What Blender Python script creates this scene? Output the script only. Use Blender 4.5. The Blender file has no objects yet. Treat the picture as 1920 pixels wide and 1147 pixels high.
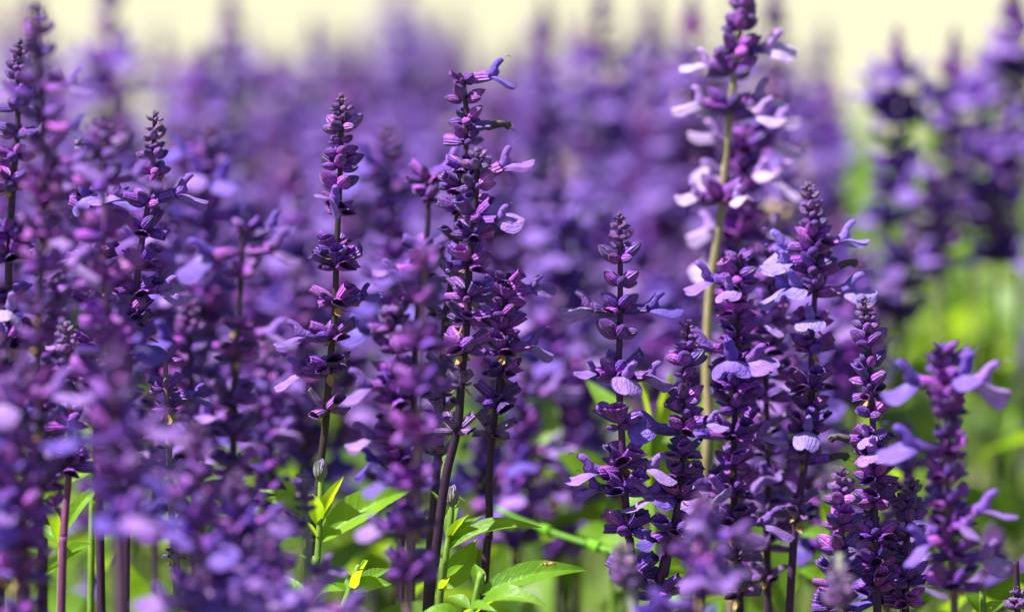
import bpy, math, random
import numpy as np
from mathutils import Vector, Matrix

random.seed(11)
rnd = random.Random(5)
sc = bpy.context.scene
col = sc.collection

# ------------------------------------------------------------------ camera
PITCH = 0.077
CAM = Vector((0.0, 0.0, 0.59))
FWD = Vector((0, math.cos(PITCH), -math.sin(PITCH)))
UPV = Vector((0, math.sin(PITCH), math.cos(PITCH)))
FPX = 1920 * 200.0 / 36.0
FOCUS = 1.6
cd = bpy.data.cameras.new('camera')
cam = bpy.data.objects.new('camera', cd)
col.objects.link(cam)
cam.location = CAM
cam.rotation_euler = (math.pi / 2 - PITCH, 0, 0)
cd.lens = 200
cd.sensor_width = 36
cd.clip_start = 0.05
cd.clip_end = 2000
cd.dof.use_dof = True
cd.dof.focus_distance = FOCUS
cd.dof.aperture_fstop = 7.0
sc.camera = cam

# ------------------------------------------------------------------ light
SUN = Vector((-0.55, -0.17, 0.82)).normalized()
w = bpy.data.worlds.new('World')
sc.world = w
w.use_nodes = True
nt = w.node_tree
nt.nodes.clear()
sky = nt.nodes.new('ShaderNodeTexSky')
sky.sky_type = 'NISHITA'
sky.sun_disc = False
sky.sun_elevation = math.asin(SUN.z)
sky.sun_rotation = math.atan2(SUN.x, SUN.y)
bg = nt.nodes.new('ShaderNodeBackground')
bg.inputs['Strength'].default_value = 0.05
wo = nt.nodes.new('ShaderNodeOutputWorld')
nt.links.new(sky.outputs[0], bg.inputs['Color'])
nt.links.new(bg.outputs[0], wo.inputs['Surface'])
sl = bpy.data.lights.new('sun', 'SUN')
sl.energy = 5.0
sl.angle = math.radians(0.53)
sl.color = (1.0, 0.96, 0.88)
so = bpy.data.objects.new('sun', sl)
col.objects.link(so)
so.rotation_euler = SUN.to_track_quat('Z', 'Y').to_euler()
so.location = (-2, -1, 4)

sc.view_settings.view_transform = 'Standard'
sc.view_settings.look = 'None'
sc.view_settings.gamma = 1
sc.view_settings.use_curve_mapping = False
sc.view_settings.exposure = 1.4
sc.render.engine = 'CYCLES'
sc.cycles.use_denoising = True
sc.cycles.max_bounces = 7
sc.cycles.diffuse_bounces = 3
sc.cycles.glossy_bounces = 2
sc.cycles.transmission_bounces = 4
sc.cycles.transparent_max_bounces = 4
sc.cycles.caustics_reflective = False
sc.cycles.caustics_refractive = False


def at(px, py, d):
    """World point whose image falls at photo pixel (px, py) at depth d."""
    return CAM + FWD * d + Vector((1, 0, 0)) * ((px - 960) / FPX * d) + UPV * ((573.5 - py) / FPX * d)


# ------------------------------------------------------------------ materials
def new_mat(name):
    m = bpy.data.materials.new(name)
    m.use_nodes = True
    n = m.node_tree
    n.nodes.clear()
    out = n.nodes.new('ShaderNodeOutputMaterial')
    return m, n, out


def nd(n, t, **kw):
    x = n.nodes.new(t)
    for k, v in kw.items():
        setattr(x, k, v)
    return x


def mixc(n, fac, a, b, mode='MIX'):
    x = nd(n, 'ShaderNodeMix', data_type='RGBA', blend_type=mode)
    for i, v in ((0, fac), (6, a), (7, b)):
        if hasattr(v, 'links'):
            n.links.new(v, x.inputs[i])
        elif i == 0:
            x.inputs[0].default_value = v
        else:
            x.inputs[i].default_value = (*v, 1) if len(v) == 3 else v
    return x.outputs[2]


def math_(n, op, a, b=None, c=None, clamp=False):
    x = nd(n, 'ShaderNodeMath', operation=op, use_clamp=clamp)
    for i, v in enumerate((a, b, c)):
        if v is None:
            continue
        if hasattr(v, 'links'):
            n.links.new(v, x.inputs[i])
        else:
            x.inputs[i].default_value = v
    return x.outputs[0]


def ramp(n, fac, a, b):
    x = nd(n, 'ShaderNodeMapRange')
    n.links.new(fac, x.inputs[0])
    x.inputs[1].default_value = a
    x.inputs[2].default_value = b
    return x.outputs[0]


def noise(n, vec, scale, detail=2.0, rough=0.5):
    x = nd(n, 'ShaderNodeTexNoise')
    x.inputs['Scale'].default_value = scale
    x.inputs['Detail'].default_value = detail
    x.inputs['Roughness'].default_value = rough
    if vec is not None:
        n.links.new(vec, x.inputs['Vector'])
    return x.outputs['Fac']


def uvsplit(n):
    tc = nd(n, 'ShaderNodeTexCoord')
    s = nd(n, 'ShaderNodeSeparateXYZ')
    n.links.new(tc.outputs['UV'], s.inputs[0])
    return tc, s.outputs[0], s.outputs[1]


def bump(n, h, strength, dist):
    b = nd(n, 'ShaderNodeBump')
    b.inputs['Strength'].default_value = strength
    b.inputs['Distance'].default_value = dist
    n.links.new(h, b.inputs['Height'])
    return b.outputs[0]


def mat_calyx():
    m, n, out = new_mat('calyx')
    tc, u, v = uvsplit(n)
    oi = nd(n, 'ShaderNodeObjectInfo')
    rib = math_(n, 'SINE', math_(n, 'MULTIPLY', u, 2 * math.pi * 11))
    rib01 = math_(n, 'MULTIPLY_ADD', rib, 0.5, 0.5)
    nz = noise(n, tc.outputs['Object'], 13, 3, 0.65)
    nbig = noise(n, tc.outputs['Object'], 2.6, 2)
    c = mixc(n, ramp(n, nbig, 0.35, 0.65), (0.45, 0.45, 0.65), (1.5, 1.3, 1.3))
    c = mixc(n, 1.0, oi.outputs['Color'], c, 'MULTIPLY')
    c = mixc(n, math_(n, 'MULTIPLY', rib01, 0.6), c, mixc(n, 1.0, c, (2.1, 1.8, 1.5), 'MULTIPLY'))
    # mealy down: pale lilac specks, thicker towards the mouth and on ribs
    sp = math_(n, 'MULTIPLY', ramp(n, nz, 0.57, 0.70), math_(n, 'MULTIPLY_ADD', rib01, 0.4, 0.22))
    c = mixc(n, sp, c, (0.66, 0.40, 0.74))
    p = nd(n, 'ShaderNodeBsdfPrincipled')
    n.links.new(c, p.inputs['Base Color'])
    p.inputs['Roughness'].default_value = 0.42
    p.inputs['Sheen Weight'].default_value = 0.1
    p.inputs['Sheen Roughness'].default_value = 0.35
    p.inputs['Sheen Tint'].default_value = (0.85, 0.65, 1.0, 1)
    h = math_(n, 'ADD', math_(n, 'MULTIPLY', rib01, 0.6), math_(n, 'MULTIPLY', nz, 0.7))
    n.links.new(bump(n, h, 1.0, 0.0005), p.inputs['Normal'])
    n.links.new(p.outputs[0], out.inputs[0])
    return m


def mat_petal(name, use_color, base):
    m, n, out = new_mat(name)
    tc, u, v = uvsplit(n)
    oi = nd(n, 'ShaderNodeObjectInfo')
    nz = noise(n, tc.outputs['Object'], 500, 3, 0.6)
    src = oi.outputs['Color'] if use_color else None
    if src is None:
        rgb = nd(n, 'ShaderNodeRGB')
        rgb.outputs[0].default_value = (*base, 1)
        src = rgb.outputs[0]
    c = mixc(n, 1.0, src, mixc(n, ramp(n, nz, 0.3, 0.7), (0.75, 0.72, 0.85), (1.2, 1.2, 1.08)), 'MULTIPLY')
    # fine veins running out along the lip
    vein = math_(n, 'POWER', math_(n, 'MULTIPLY_ADD', math_(n, 'SINE', math_(n, 'MULTIPLY', u, 2 * math.pi * 7)), 0.5, 0.5), 6)
    c = mixc(n, math_(n, 'MULTIPLY', vein, 0.25), c, mixc(n, 1.0, c, (0.6, 0.5, 0.8), 'MULTIPLY'))
    # pale throat mark near the base of the lip
    du = math_(n, 'ABSOLUTE', math_(n, 'SUBTRACT', u, 0.5))
    mark = math_(n, 'MULTIPLY', ramp(n, v, 0.55, 0.15), ramp(n, du, 0.30, 0.08), clamp=True)
    c = mixc(n, math_(n, 'MULTIPLY', mark, 0.4), c, (0.80, 0.72, 0.88))
    d = nd(n, 'ShaderNodeBsdfPrincipled')
    n.links.new(c, d.inputs['Base Color'])
    d.inputs['Roughness'].default_value = 0.55
    d.inputs['Sheen Weight'].default_value = 0.25
    d.inputs['Sheen Tint'].default_value = (0.8, 0.7, 1, 1)
    nf = noise(n, tc.outputs['Object'], 1900, 2, 0.6)
    bn = bump(n, math_(n, 'ADD', math_(n, 'ADD', nz, nf), math_(n, 'MULTIPLY', vein, 0.3)), 0.8, 0.0006)
    n.links.new(bn, d.inputs['Normal'])
    t = nd(n, 'ShaderNodeBsdfTranslucent')
    n.links.new(c, t.inputs['Color'])
    mx = nd(n, 'ShaderNodeMixShader')
    mx.inputs[0].default_value = 0.38
    n.links.new(d.outputs[0], mx.inputs[1])
    n.links.new(t.outputs[0], mx.inputs[2])
    n.links.new(mx.outputs[0], out.inputs[0])
    return m


def mat_stem():
    m, n, out = new_mat('stem')
    tc, u, v = uvsplit(n)
    oi = nd(n, 'ShaderNodeObjectInfo')
    mp = nd(n, 'ShaderNodeMapping')
    mp.inputs['Scale'].default_value = (1, 1, 0.25)
    n.links.new(tc.outputs['Object'], mp.inputs[0])
    nz = noise(n, mp.outputs[0], 1300, 3, 0.65)
    nb = noise(n, tc.outputs['Object'], 60, 2)
    c = mixc(n, 1.0, oi.outputs['Color'], mixc(n, ramp(n, nb, 0.3, 0.7), (0.7, 0.7, 0.75), (1.35, 1.3, 1.25)), 'MULTIPLY')
    c = mixc(n, math_(n, 'MULTIPLY', ramp(n, nz, 0.55, 0.75), 0.5), c, mixc(n, 1.0, c, (2.4, 2.2, 2.2), 'MULTIPLY'))
    p = nd(n, 'ShaderNodeBsdfPrincipled')
    n.links.new(c, p.inputs['Base Color'])
    p.inputs['Roughness'].default_value = 0.5
    p.inputs['Specular IOR Level'].default_value = 0.25
    n.links.new(bump(n, nz, 0.6, 0.0004), p.inputs['Normal'])
    n.links.new(p.outputs[0], out.inputs[0])
    return m


def mat_leaf(name, top, thru, tfac, clumps=False):
    m, n, out = new_mat(name)
    tc, u, v = uvsplit(n)
    oi = nd(n, 'ShaderNodeObjectInfo')
    du = math_(n, 'ABSOLUTE', math_(n, 'SUBTRACT', u, 0.5))
    # midrib and slanting side veins
    mid = ramp(n, du, 0.035, 0.008)
    sv = math_(n, 'MULTIPLY_ADD', math_(n, 'SINE', math_(n, 'MULTIPLY', math_(n, 'SUBTRACT', v, math_(n, 'MULTIPLY', du, 0.35)), 2 * math.pi * 9)), 0.5, 0.5)
    sv = math_(n, 'POWER', sv, 22)
    vein = math_(n, 'MAXIMUM', mid, math_(n, 'MULTIPLY', sv, 0.28), clamp=True)
    nz = noise(n, tc.outputs['Object'], 90, 4, 0.6)
    nf = noise(n, tc.outputs['Object'], 700, 3, 0.6)
    tone = mixc(n, ramp(n, nz, 0.3, 0.7), (0.75, 0.8, 0.7), (1.25, 1.15, 1.2))
    rv = mixc(n, oi.outputs['Random'], (0.85, 0.9, 0.9), (1.2, 1.1, 0.9))
    tone = mixc(n, 1.0, tone, rv, 'MULTIPLY')
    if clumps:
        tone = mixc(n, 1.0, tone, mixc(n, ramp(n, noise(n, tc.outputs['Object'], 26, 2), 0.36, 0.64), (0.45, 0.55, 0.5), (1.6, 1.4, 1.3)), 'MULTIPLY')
    c = mixc(n, 1.0, tone, top, 'MULTIPLY')
    c = mixc(n, math_(n, 'MULTIPLY', vein, 0.5), c, (top[0] * 2.2 + 0.05, top[1] * 1.7 + 0.05, top[2] * 2.0 + 0.02))
    ct = mixc(n, 1.0, tone, thru, 'MULTIPLY')
    ct = mixc(n, math_(n, 'MULTIPLY', vein, 0.35), ct, (thru[0] * 0.6, thru[1] * 0.7, thru[2]))
    p = nd(n, 'ShaderNodeBsdfPrincipled')
    n.links.new(c, p.inputs['Base Color'])
    p.inputs['Roughness'].default_value = 0.42
    p.inputs['Specular IOR Level'].default_value = 0.4
    h = math_(n, 'ADD', math_(n, 'MULTIPLY', vein, -0.35), math_(n, 'MULTIPLY', nf, 0.5))
    n.links.new(bump(n, h, 0.6, 0.0008), p.inputs['Normal'])
    t = nd(n, 'ShaderNodeBsdfTranslucent')
    n.links.new(ct, t.inputs['Color'])
    mx = nd(n, 'ShaderNodeMixShader')
    mx.inputs[0].default_value = tfac
    n.links.new(p.outputs[0], mx.inputs[1])
    n.links.new(t.outputs[0], mx.inputs[2])
    n.links.new(mx.outputs[0], out.inputs[0])
    return m


def mat_ground(name, a, b, c3, s1, s2, rough=0.95, bdist=0.01):
    m, n, out = new_mat(name)
    tc = nd(n, 'ShaderNodeTexCoord')
    n1 = noise(n, tc.outputs['Object'], s1, 5, 0.6)
    n2 = noise(n, tc.outputs['Object'], s2, 4, 0.6)
    c = mixc(n, ramp(n, n1, 0.35, 0.65), a, b)
    c = mixc(n, math_(n, 'MULTIPLY', ramp(n, n2, 0.5, 0.7), 0.6), c, c3)
    p = nd(n, 'ShaderNodeBsdfPrincipled')
    n.links.new(c, p.inputs['Base Color'])
    p.inputs['Roughness'].default_value = rough
    n.links.new(bump(n, n2, 0.6, bdist), p.inputs['Normal'])
    n.links.new(p.outputs[0], out.inputs[0])
    return m


def mat_plain(name, c, rough=0.5, alpha=None):
    m, n, out = new_mat(name)
    tc = nd(n, 'ShaderNodeTexCoord')
    nz = noise(n, tc.outputs['Object'], 900, 2)
    cc = mixc(n, nz, tuple(x * 0.7 for x in c), tuple(min(1, x * 1.3) for x in c))
    p = nd(n, 'ShaderNodeBsdfPrincipled')
    n.links.new(cc, p.inputs['Base Color'])
    p.inputs['Roughness'].default_value = rough
    if alpha:
        p.inputs['Alpha'].default_value = alpha
    n.links.new(p.outputs[0], out.inputs[0])
    return m


M_CALYX = mat_calyx()
M_LIP = mat_petal('petal', True, (0, 0, 0))
M_LIPC = mat_petal('petal_lavender', False, (0.27, 0.135, 0.60))
M_STEM = mat_stem()
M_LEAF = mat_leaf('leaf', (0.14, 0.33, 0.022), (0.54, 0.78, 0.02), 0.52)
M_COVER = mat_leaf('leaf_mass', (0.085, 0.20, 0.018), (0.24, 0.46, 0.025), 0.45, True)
M_SAND = mat_ground('pale_sand', (0.285, 0.278, 0.185), (0.26, 0.25, 0.165), (0.22, 0.195, 0.15), 0.6, 14)
M_LAWN = mat_ground('dry_lawn', (0.16, 0.19, 0.065), (0.21, 0.20, 0.11), (0.09, 0.14, 0.035), 1.2, 9)
M_SOIL = mat_ground('soil', (0.10, 0.07, 0.045), (0.16, 0.115, 0.075), (0.06, 0.045, 0.03), 12, 60)

# ------------------------------------------------------------------ mesh templates (numpy)
# a template is (verts Nx3, faces list, uv per vert Nx2)


def grid_faces(nr, ns, closed):
    f = []
    for i in range(nr - 1):
        for j in range(ns if closed else ns - 1):
            a = i * ns + j
            b = i * ns + (j + 1) % ns
            f.append((a, b, b + ns, a + ns))
    return f


def t_calyx(kind, seed, segs=16, rings=7):
    """Calyx along +X, unit length, +Z is up. kind b bud, c closed, o open, s spent"""
    r_ = random.Random(seed)
    V, UV = [], []
    bend = r_.uniform(-0.08, 0.10)
    ph = r_.uniform(0, 6.28)
    if kind in 'bc':
        prof = []
        for i in range(rings + 1):
            t = i / rings
            x = 0.5 - 0.5 * math.cos(math.pi * t)
            if kind == 'b':
                r = 0.31 * math.sin(math.pi * min(1, x ** 0.85)) ** 0.62 if 0 < x < 1 else 0.01
            else:
                r = 0.285 * math.sin(math.pi * min(1, x ** 0.72)) ** 0.66 if 0 < x < 1 else 0.01
                if x > 0.8:
                    r *= 1.0 - 0.25 * (x - 0.8) / 0.2
            prof.append((x, max(r, 0.012)))
        flat = r_.uniform(0.86, 1.0)
    else:
        fl = r_.uniform(1.0, 1.3) if kind == 'o' else r_.uniform(0.85, 1.05)
        pts = [(0, .06), (.08, .17), (.25, .235), (.5, .265 * fl), (.75, .30 * fl), (.92, .345 * fl), (1.0, .36 * fl), (0.86, .27 * fl), (.6, .2 * fl)]
        if rings < 7:
            pts = [(0, .06), (.15, .21), (.55, .27 * fl), (.92, .35 * fl), (1.0, .36 * fl), (0.7, .22 * fl)]
        prof = pts
        flat = r_.uniform(0.8, 0.95)
    lob = [r_.uniform(0.06, 0.2), r_.uniform(0.02, 0.12), r_.uniform(0.02, 0.12)]
    skew = r_.uniform(-0.08, 0.08)
    pin = r_.uniform(0.3, 0.7) if kind in 'os' else 0.0
    npf = len(prof)
    for i, (x, r) in enumerate(prof):
        for j in range(segs):
            a = 2 * math.pi * j / segs
            rr = r
            # ribbed wall
            rr *= 1 + 0.05 * math.cos(a * 8 + ph) * (1 if segs >= 14 else 0) * min(1, 4 * x)
            xx = x
            if kind in 'os':
                # three broad lobes give the mouth its boxy, pleated outline
                tri = 0.13 * math.cos(3 * (a - math.pi / 2))
                rr *= 1 + tri * min(1, x * 1.3)
                if i >= npf - 4 and x > 0.7:
                    k = (x - 0.7) / 0.3
                    l = 0
                    for q, c in enumerate((math.pi / 2, math.pi * 7 / 6, math.pi * 11 / 6)):
                        dlt = math.cos(a - c)
                        if dlt > 0.3:
                            l += lob[q] * ((dlt - 0.3) / 0.7) * 1.6
                    xx += k * (l - 0.06)
            y = rr * math.cos(a) + skew * x * x
            pinch = 1.0 - pin * min(1.0, x) ** 2
            z = rr * math.sin(a) * flat * pinch + bend * x * x
            y *= 1.0 + 0.25 * (1 - pinch)
            V.append((xx, y, z))
            UV.append((j / segs, min(1, x)))
    F = grid_faces(npf, segs, True)
    F = [tuple(reversed(f)) for f in F]
    # close the base and, for buds, the tip
    F.append(tuple(range(segs)))
    if kind in 'bc':
        F.append(tuple(reversed(range((npf - 1) * segs, npf * segs))))
    return np.array(V), F, np.array(UV)


def t_upper(seed, lo=False):
    """corolla tube and hooded upper lip; units: mm, axis +X from the calyx mouth (x=0)"""
    r_ = random.Random(seed)
    tilt = r_.uniform(0.75, 1.1)
    ln = r_.uniform(4.3, 5.5)
    path = [(-3.0, 0.0, 0.85), (0.0, 0.1, 1.15), (1.8, 0.35, 1.45), (3.0, 0.8, 1.5)]
    x, z = 3.0, 0.8
    a = tilt * 0.75
    steps = 5
    rad = [1.55, 1.5, 1.45, 1.35, 0.95]
    for i in range(steps):
        a += (0.12 if i < 2 else -0.16)
        x += math.cos(a) * ln / steps
        z += math.sin(a) * ln / steps
        path.append((x, z, rad[i]))
    path.append((x + 0.1, z + 0.1, 0.15))
    segs = 6 if lo else 10
    V, UV = [], []
    n = len(path)
    for i, (x, z, r) in enumerate(path):
        i0, i1 = max(0, i - 1), min(n - 1, i + 1)
        tx, tz = path[i1][0] - path[i0][0], path[i1][1] - path[i0][1]
        l = math.hypot(tx, tz) or 1
        tx, tz = tx / l, tz / l
        for j in range(segs):
            b = 2 * math.pi * j / segs
            ny = math.cos(b) * r * (0.8 if i > 4 else 1)
            nn = math.sin(b) * r
            if i > 4 and nn < 0:
                nn *= 0.35          # hood is hollow below
            V.append((x - tz * nn, ny, z + tx * nn))
            UV.append((0.0, 1 - 0.6 * (1 - i / n)))
    F = [tuple(reversed(f)) for f in grid_faces(n, segs, True)]
    F.append(tuple(reversed(range((n - 1) * segs, n * segs))))
    # a thin curled style poking out of the hood
    if not lo and r_.random() < 0.6:
        b0 = len(V)
        q = [(path[-2][0], path[-2][1], .13), (path[-2][0] + .9, path[-2][1] + .9, .11), (path[-2][0] + 1.8, path[-2][1] + 1.0, .09), (path[-2][0] + 2.2, path[-2][1] + .4, .05)]
        for (x, z, r) in q:
            for j in range(4):
                b = math.pi / 2 * j
                V.append((x + r * math.sin(b), r * math.cos(b), z + r * math.sin(b)))
                UV.append((0.5, 0.9))
        F += [tuple(b0 + k for k in f) for f in grid_faces(4, 4, True)]
    return np.array(V) * 0.001, F, np.array(UV)


def t_lower(seed, lo=False):
    """broad three-lobed lower lip; mm, starts under the tube mouth"""
    r_ = random.Random(seed)
    L = r_.uniform(8.0, 10.0)
    W = r_.uniform(3.9, 5.2)
    droop = r_.uniform(0.15, 0.9)
    fold = r_.uniform(0.45, 1.25)
    nr, ns = (6, 5) if lo else (12, 11)
    V, UV = [], []
    for i in range(nr):
        t = i / (nr - 1)
        # narrow claw, then wide lobes
        wd = 1.6 + (W - 1.6) * max(0, math.sin(math.pi * min(1, max(0, (t - 0.12) / 0.88)) ** 0.8)) ** 0.75
        if t > 0.93:
            wd *= 0.9
        for j in range(ns):
            s = -1 + 2 * j / (ns - 1)
            x = 0.6 + (L + 0.8) * t
            # notch in the middle lobe, scalloped rim
            if t > 0.55:
                k = (t - 0.55) / 0.45
                x += k * (-0.9 * math.exp(-(s / 0.22) ** 2) + 0.8 * math.cos(s * 4.2) * 0.5 - 0.5 * abs(s))
            y = s * wd
            z = -0.6 - droop * 3.2 * t ** 2.2 + 0.7 * math.sin(math.pi * min(1, t * 1.6)) - fold * abs(s) ** 1.6 * wd * 0.55 * (0.3 + t)
            z += 0.22 * math.sin(s * 7 + seed) * t + r_.uniform(-.05, .05)
            V.append((x, y, z))
            UV.append((0.5 + 0.5 * s, t))
    F = grid_faces(nr, ns, False)
    return np.array(V) * 0.001, F, np.array(UV)


def t_leaf(L, W, fold, bend, seed, nl=18, crenate=True, nw=4):
    """leaf blade along +X from the petiole, +Z upper face; metres"""
    r_ = random.Random(seed)
    V, UV = [], []
    cols = list(range(-nw, nw + 1))
    wav = r_.uniform(0, 6)
    for i in range(nl):
        t = i / (nl - 1)
        wd = W * (math.sin(math.pi * min(1, (0.03 + 0.97 * t)) ** 0.78)) ** 0.95 if t < 1 else 0.0
        wd = max(wd, 0.00035 if t < 1 else 0.0001)
        if crenate and 0.1 < t < 0.95:
            wd *= 1 + 0.05 * (abs(math.sin(t * math.pi * 9)) - 0.5)
        for c in cols:
            s = c / nw
            y = s * wd
            x = L * t
            z = bend * L * math.sin(math.pi * t * 0.95) + abs(s) * wd * fold + 0.03 * W * math.sin(t * 14 + wav + s * 2) * abs(s)
            z -= 0.05 * W * (1 - abs(s)) * 0.5
            V.append((x, y, z))
            UV.append((0.5 + 0.5 * s, t))
    return np.array(V), grid_faces(nl, len(cols), False), np.array(UV)


def catmull(pts, per=6):
    P = [Vector(p) for p in pts]
    if len(P) < 3:
        return P
    P = [P[0] * 2 - P[1]] + P + [P[-1] * 2 - P[-2]]
    out = []
    for i in range(1, len(P) - 2):
        p0, p1, p2, p3 = P[i - 1], P[i], P[i + 1], P[i + 2]
        for k in range(per):
            t = k / per
            out.append(0.5 * ((2 * p1) + (p2 - p0) * t + (2 * p0 - 5 * p1 + 4 * p2 - p3) * t * t + (3 * p1 - p0 - 3 * p2 + p3) * t ** 3))
    out.append(P[-2])
    return out


def t_tube(pts, r0, r1, segs=8, square=0.0):
    """tube along points; radius r0 at the first, r1 at the last"""
    n = len(pts)
    V, UV = [], []
    for i, p in enumerate(pts):
        tg = (pts[min(n - 1, i + 1)] - pts[max(0, i - 1)]).normalized()
        a = tg.cross(Vector((0, 1, 0)))
        if a.length < 0.05:
            a = tg.cross(Vector((1, 0, 0)))
        a.normalize()
        b = tg.cross(a)
        r = r0 + (r1 - r0) * i / (n - 1)
        for j in range(segs):
            t = 2 * math.pi * j / segs + 0.4
            rr = r * (1 + square * math.cos(4 * t))
            q = p + a * (math.cos(t) * rr) + b * (math.sin(t) * rr)
            V.append(q[:])
            UV.append((j / segs, i / (n - 1)))
    F = grid_faces(n, segs, True)
    F.append(tuple(range(segs)))
    F.append(tuple(reversed(range((n - 1) * segs, n * segs))))
    return np.array(V), F, np.array(UV)


class MB:
    """collects templates into one mesh"""
    def __init__(self):
        self.V, self.F, self.UV, self.MI, self.n = [], [], [], [], 0

    def add(self, t, mat4=None, mi=0):
        V, F, UV = t
        if mat4 is not None:
            A = np.array(mat4)
            V = V @ A[:3, :3].T + A[:3, 3]
        self.V.append(V)
        self.UV.append(UV)
        k = self.n
        self.F += [tuple(k + i for i in f) for f in F]
        self.MI += [mi] * len(F)
        self.n += len(V)

    def mesh(self, name, mats, smooth=True):
        me = bpy.data.meshes.new(name)
        V = np.concatenate(self.V)
        UV = np.concatenate(self.UV)
        me.from_pydata(V.tolist(), [], self.F)
        for m in mats:
            me.materials.append(m)
        me.polygons.foreach_set('material_index', self.MI)
        me.polygons.foreach_set('use_smooth', [smooth] * len(self.F))
        lay = me.uv_layers.new(name='UVMap')
        idx = np.empty(len(me.loops), dtype=np.int32)
        me.loops.foreach_get('vertex_index', idx)
        lay.data.foreach_set('uv', UV[idx].astype(np.float32).ravel())
        me.update()
        return me


def tmesh(name, t, mats):
    b = MB()
    b.add(t)
    return b.mesh(name, mats)


def link(name, me, parent=None, mat=None, color=None):
    o = bpy.data.objects.new(name, me)
    col.objects.link(o)
    if parent is not None:
        o.parent = parent
    if mat is not None:
        o.matrix_local = mat
    if color is not None:
        o.color = (*color, 1)
    return o


def tag(o, label, cat, group=None, kind=None):
    if label:
        o['label'] = label
    if cat:
        o['category'] = cat
    if group:
        o['group'] = group
    if kind:
        o['kind'] = kind
    return o


# ------------------------------------------------------------------ setting
def sheet(name, x0, x1, y0, y1, z, m, nx=2, ny=2):
    V, UV = [], []
    for i in range(ny):
        for j in range(nx):
            V.append((x0 + (x1 - x0) * j / (nx - 1), y0 + (y1 - y0) * i / (ny - 1), z))
            UV.append((j / (nx - 1), i / (ny - 1)))
    o = link(name, tmesh(name, (np.array(V), grid_faces(ny, nx, False), np.array(UV)), [m]))
    o['kind'] = 'structure'
    return o


sheet('ground', -600, 600, -600, 900, 0.0, M_SAND)
sheet('lawn', -30, 30, 3.62, 7.2, 0.004, M_LAWN)
sheet('flower_bed_soil', -4, 4, 0.55, 3.62, 0.008, M_SOIL)

# ------------------------------------------------------------------ shared piece meshes
CAL = {k: [tmesh('calyx_' + k, t_calyx(k, 100 * ord(k) + i), [M_CALYX]) for i in range(8)] for k in 'bcos'}
UPP = [tmesh('upper_lip', t_upper(40 + i), [M_LIP]) for i in range(7)]
LOW = [tmesh('lower_lip', t_lower(70 + i), [M_LIP]) for i in range(9)]
CAL_LO = {k: [t_calyx(k, 500 * ord(k) + i, 8, 5) for i in range(4)] for k in 'bcos'}
CAL_XLO = {k: [t_calyx(k, 700 * ord(k) + i, 5, 3) for i in range(3)] for k in 'bcos'}
UPP_LO = [t_upper(140 + i, True) for i in range(4)]
LOW_LO = [t_lower(170 + i, True) for i in range(5)]

TONES = [(0.155, 0.029, 0.31), (0.12, 0.026, 0.305), (0.085, 0.024, 0.30), (0.215, 0.046, 0.36), (0.05, 0.015, 0.19), (0.12, 0.032, 0.28)]


def tone(kind, r_, young=0.0):
    c = r_.choice(TONES)
    k = r_.uniform(0.7, 1.25)
    c = [x * k for x in c]
    if kind == 's':
        g = r_.uniform(0.3, 0.8)
        c = [c[0] * (1 - g) + 0.13 * g, c[1] * (1 - g) + 0.10 * g, c[2] * (1 - g) + 0.22 * g]
    young = min(1.0, young)
    if young:
        c = [c[0] * (1 - young) + 0.27 * young, c[1] * (1 - young) + 0.20 * young, c[2] * (1 - young) + 0.38 * young]
    return tuple(c)


def frame(pos, az, el, roll, scale):
    """matrix whose X points out at azimuth az (0 right, 90 away, 270 to camera), elevation el"""
    m = Matrix.Rotation(az, 4, 'Z') @ Matrix.Rotation(-el, 4, 'Y') @ Matrix.Rotation(roll, 4, 'X')
    return Matrix.Translation(pos) @ m @ Matrix.Scale(scale, 4)


def whorl_layout(kind, W, n, r_):
    """list of (az, el, L, rootoffset z) for one whorl of half-width W metres"""
    out = []
    a0 = r_.uniform(0, 6.28)
    for k in range(n):
        az = a0 + 2 * math.pi * k / n + r_.uniform(-0.22, 0.22)
        if kind == 'b':
            el = math.radians(r_.uniform(8, 46))
            L = W / math.cos(el) * r_.uniform(0.8, 1.0)
            dz = r_.uniform(-0.10, 0.12) * W
        else:
            up = (k % 2 == 0)
            el = math.radians(r_.uniform(22, 44) if up else r_.uniform(-8, 14))
            L = W * (r_.uniform(1.05, 1.28) if up else r_.uniform(0.95, 1.12))
            if r_.random() < 0.15:
                L *= 0.65
            dz = (0.10 if up else -0.10) * W + r_.uniform(-.08, .08) * W
        out.append((az, el, L, dz))
    return out


class Path:
    def __init__(self, pts):
        self.p = catmull(pts, 8)
        self.z = [q.z for q in self.p]

    def at_z(self, z):
        p = self.p
        for i in range(len(p) - 1):
            if p[i].z >= z >= p[i + 1].z:
                k = (p[i].z - z) / max(1e-9, p[i].z - p[i + 1].z)
                return p[i].lerp(p[i + 1], k)
        return p[0].copy() if z > p[0].z else p[-1].copy()


LIPTONES = [(0.30, 0.14, 0.62), (0.37, 0.19, 0.68), (0.21, 0.10, 0.62), (0.43, 0.24, 0.68), (0.15, 0.07, 0.56), (0.33, 0.15, 0.60)]


def stem_path(px_pts, d, r_, lean=0.0):
    """pixel points at depth d -> world path carried on down to the soil"""
    pts = [at(x, y, d + lean * i / max(1, len(px_pts) - 1)) for i, (x, y) in enumerate(px_pts)]
    last = pts[-1]
    prev = pts[-2]
    dirn = (last - prev).normalized()
    if dirn.z > -0.3:
        dirn = Vector((dirn.x, dirn.y, -0.6)).normalized()
    h = last.z
    m1 = last + Vector((dirn.x, dirn.y, 0)) / max(0.5, -dirn.z) * h * 0.3 + Vector((0, 0, -h * 0.45))
    m2 = last + Vector((dirn.x, dirn.y, 0)) / max(0.5, -dirn.z) * h * 0.4 + Vector((r_.uniform(-.01, .01), r_.uniform(-.01, .01), -h - 0.01))
    return pts + [m1, m2]


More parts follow.
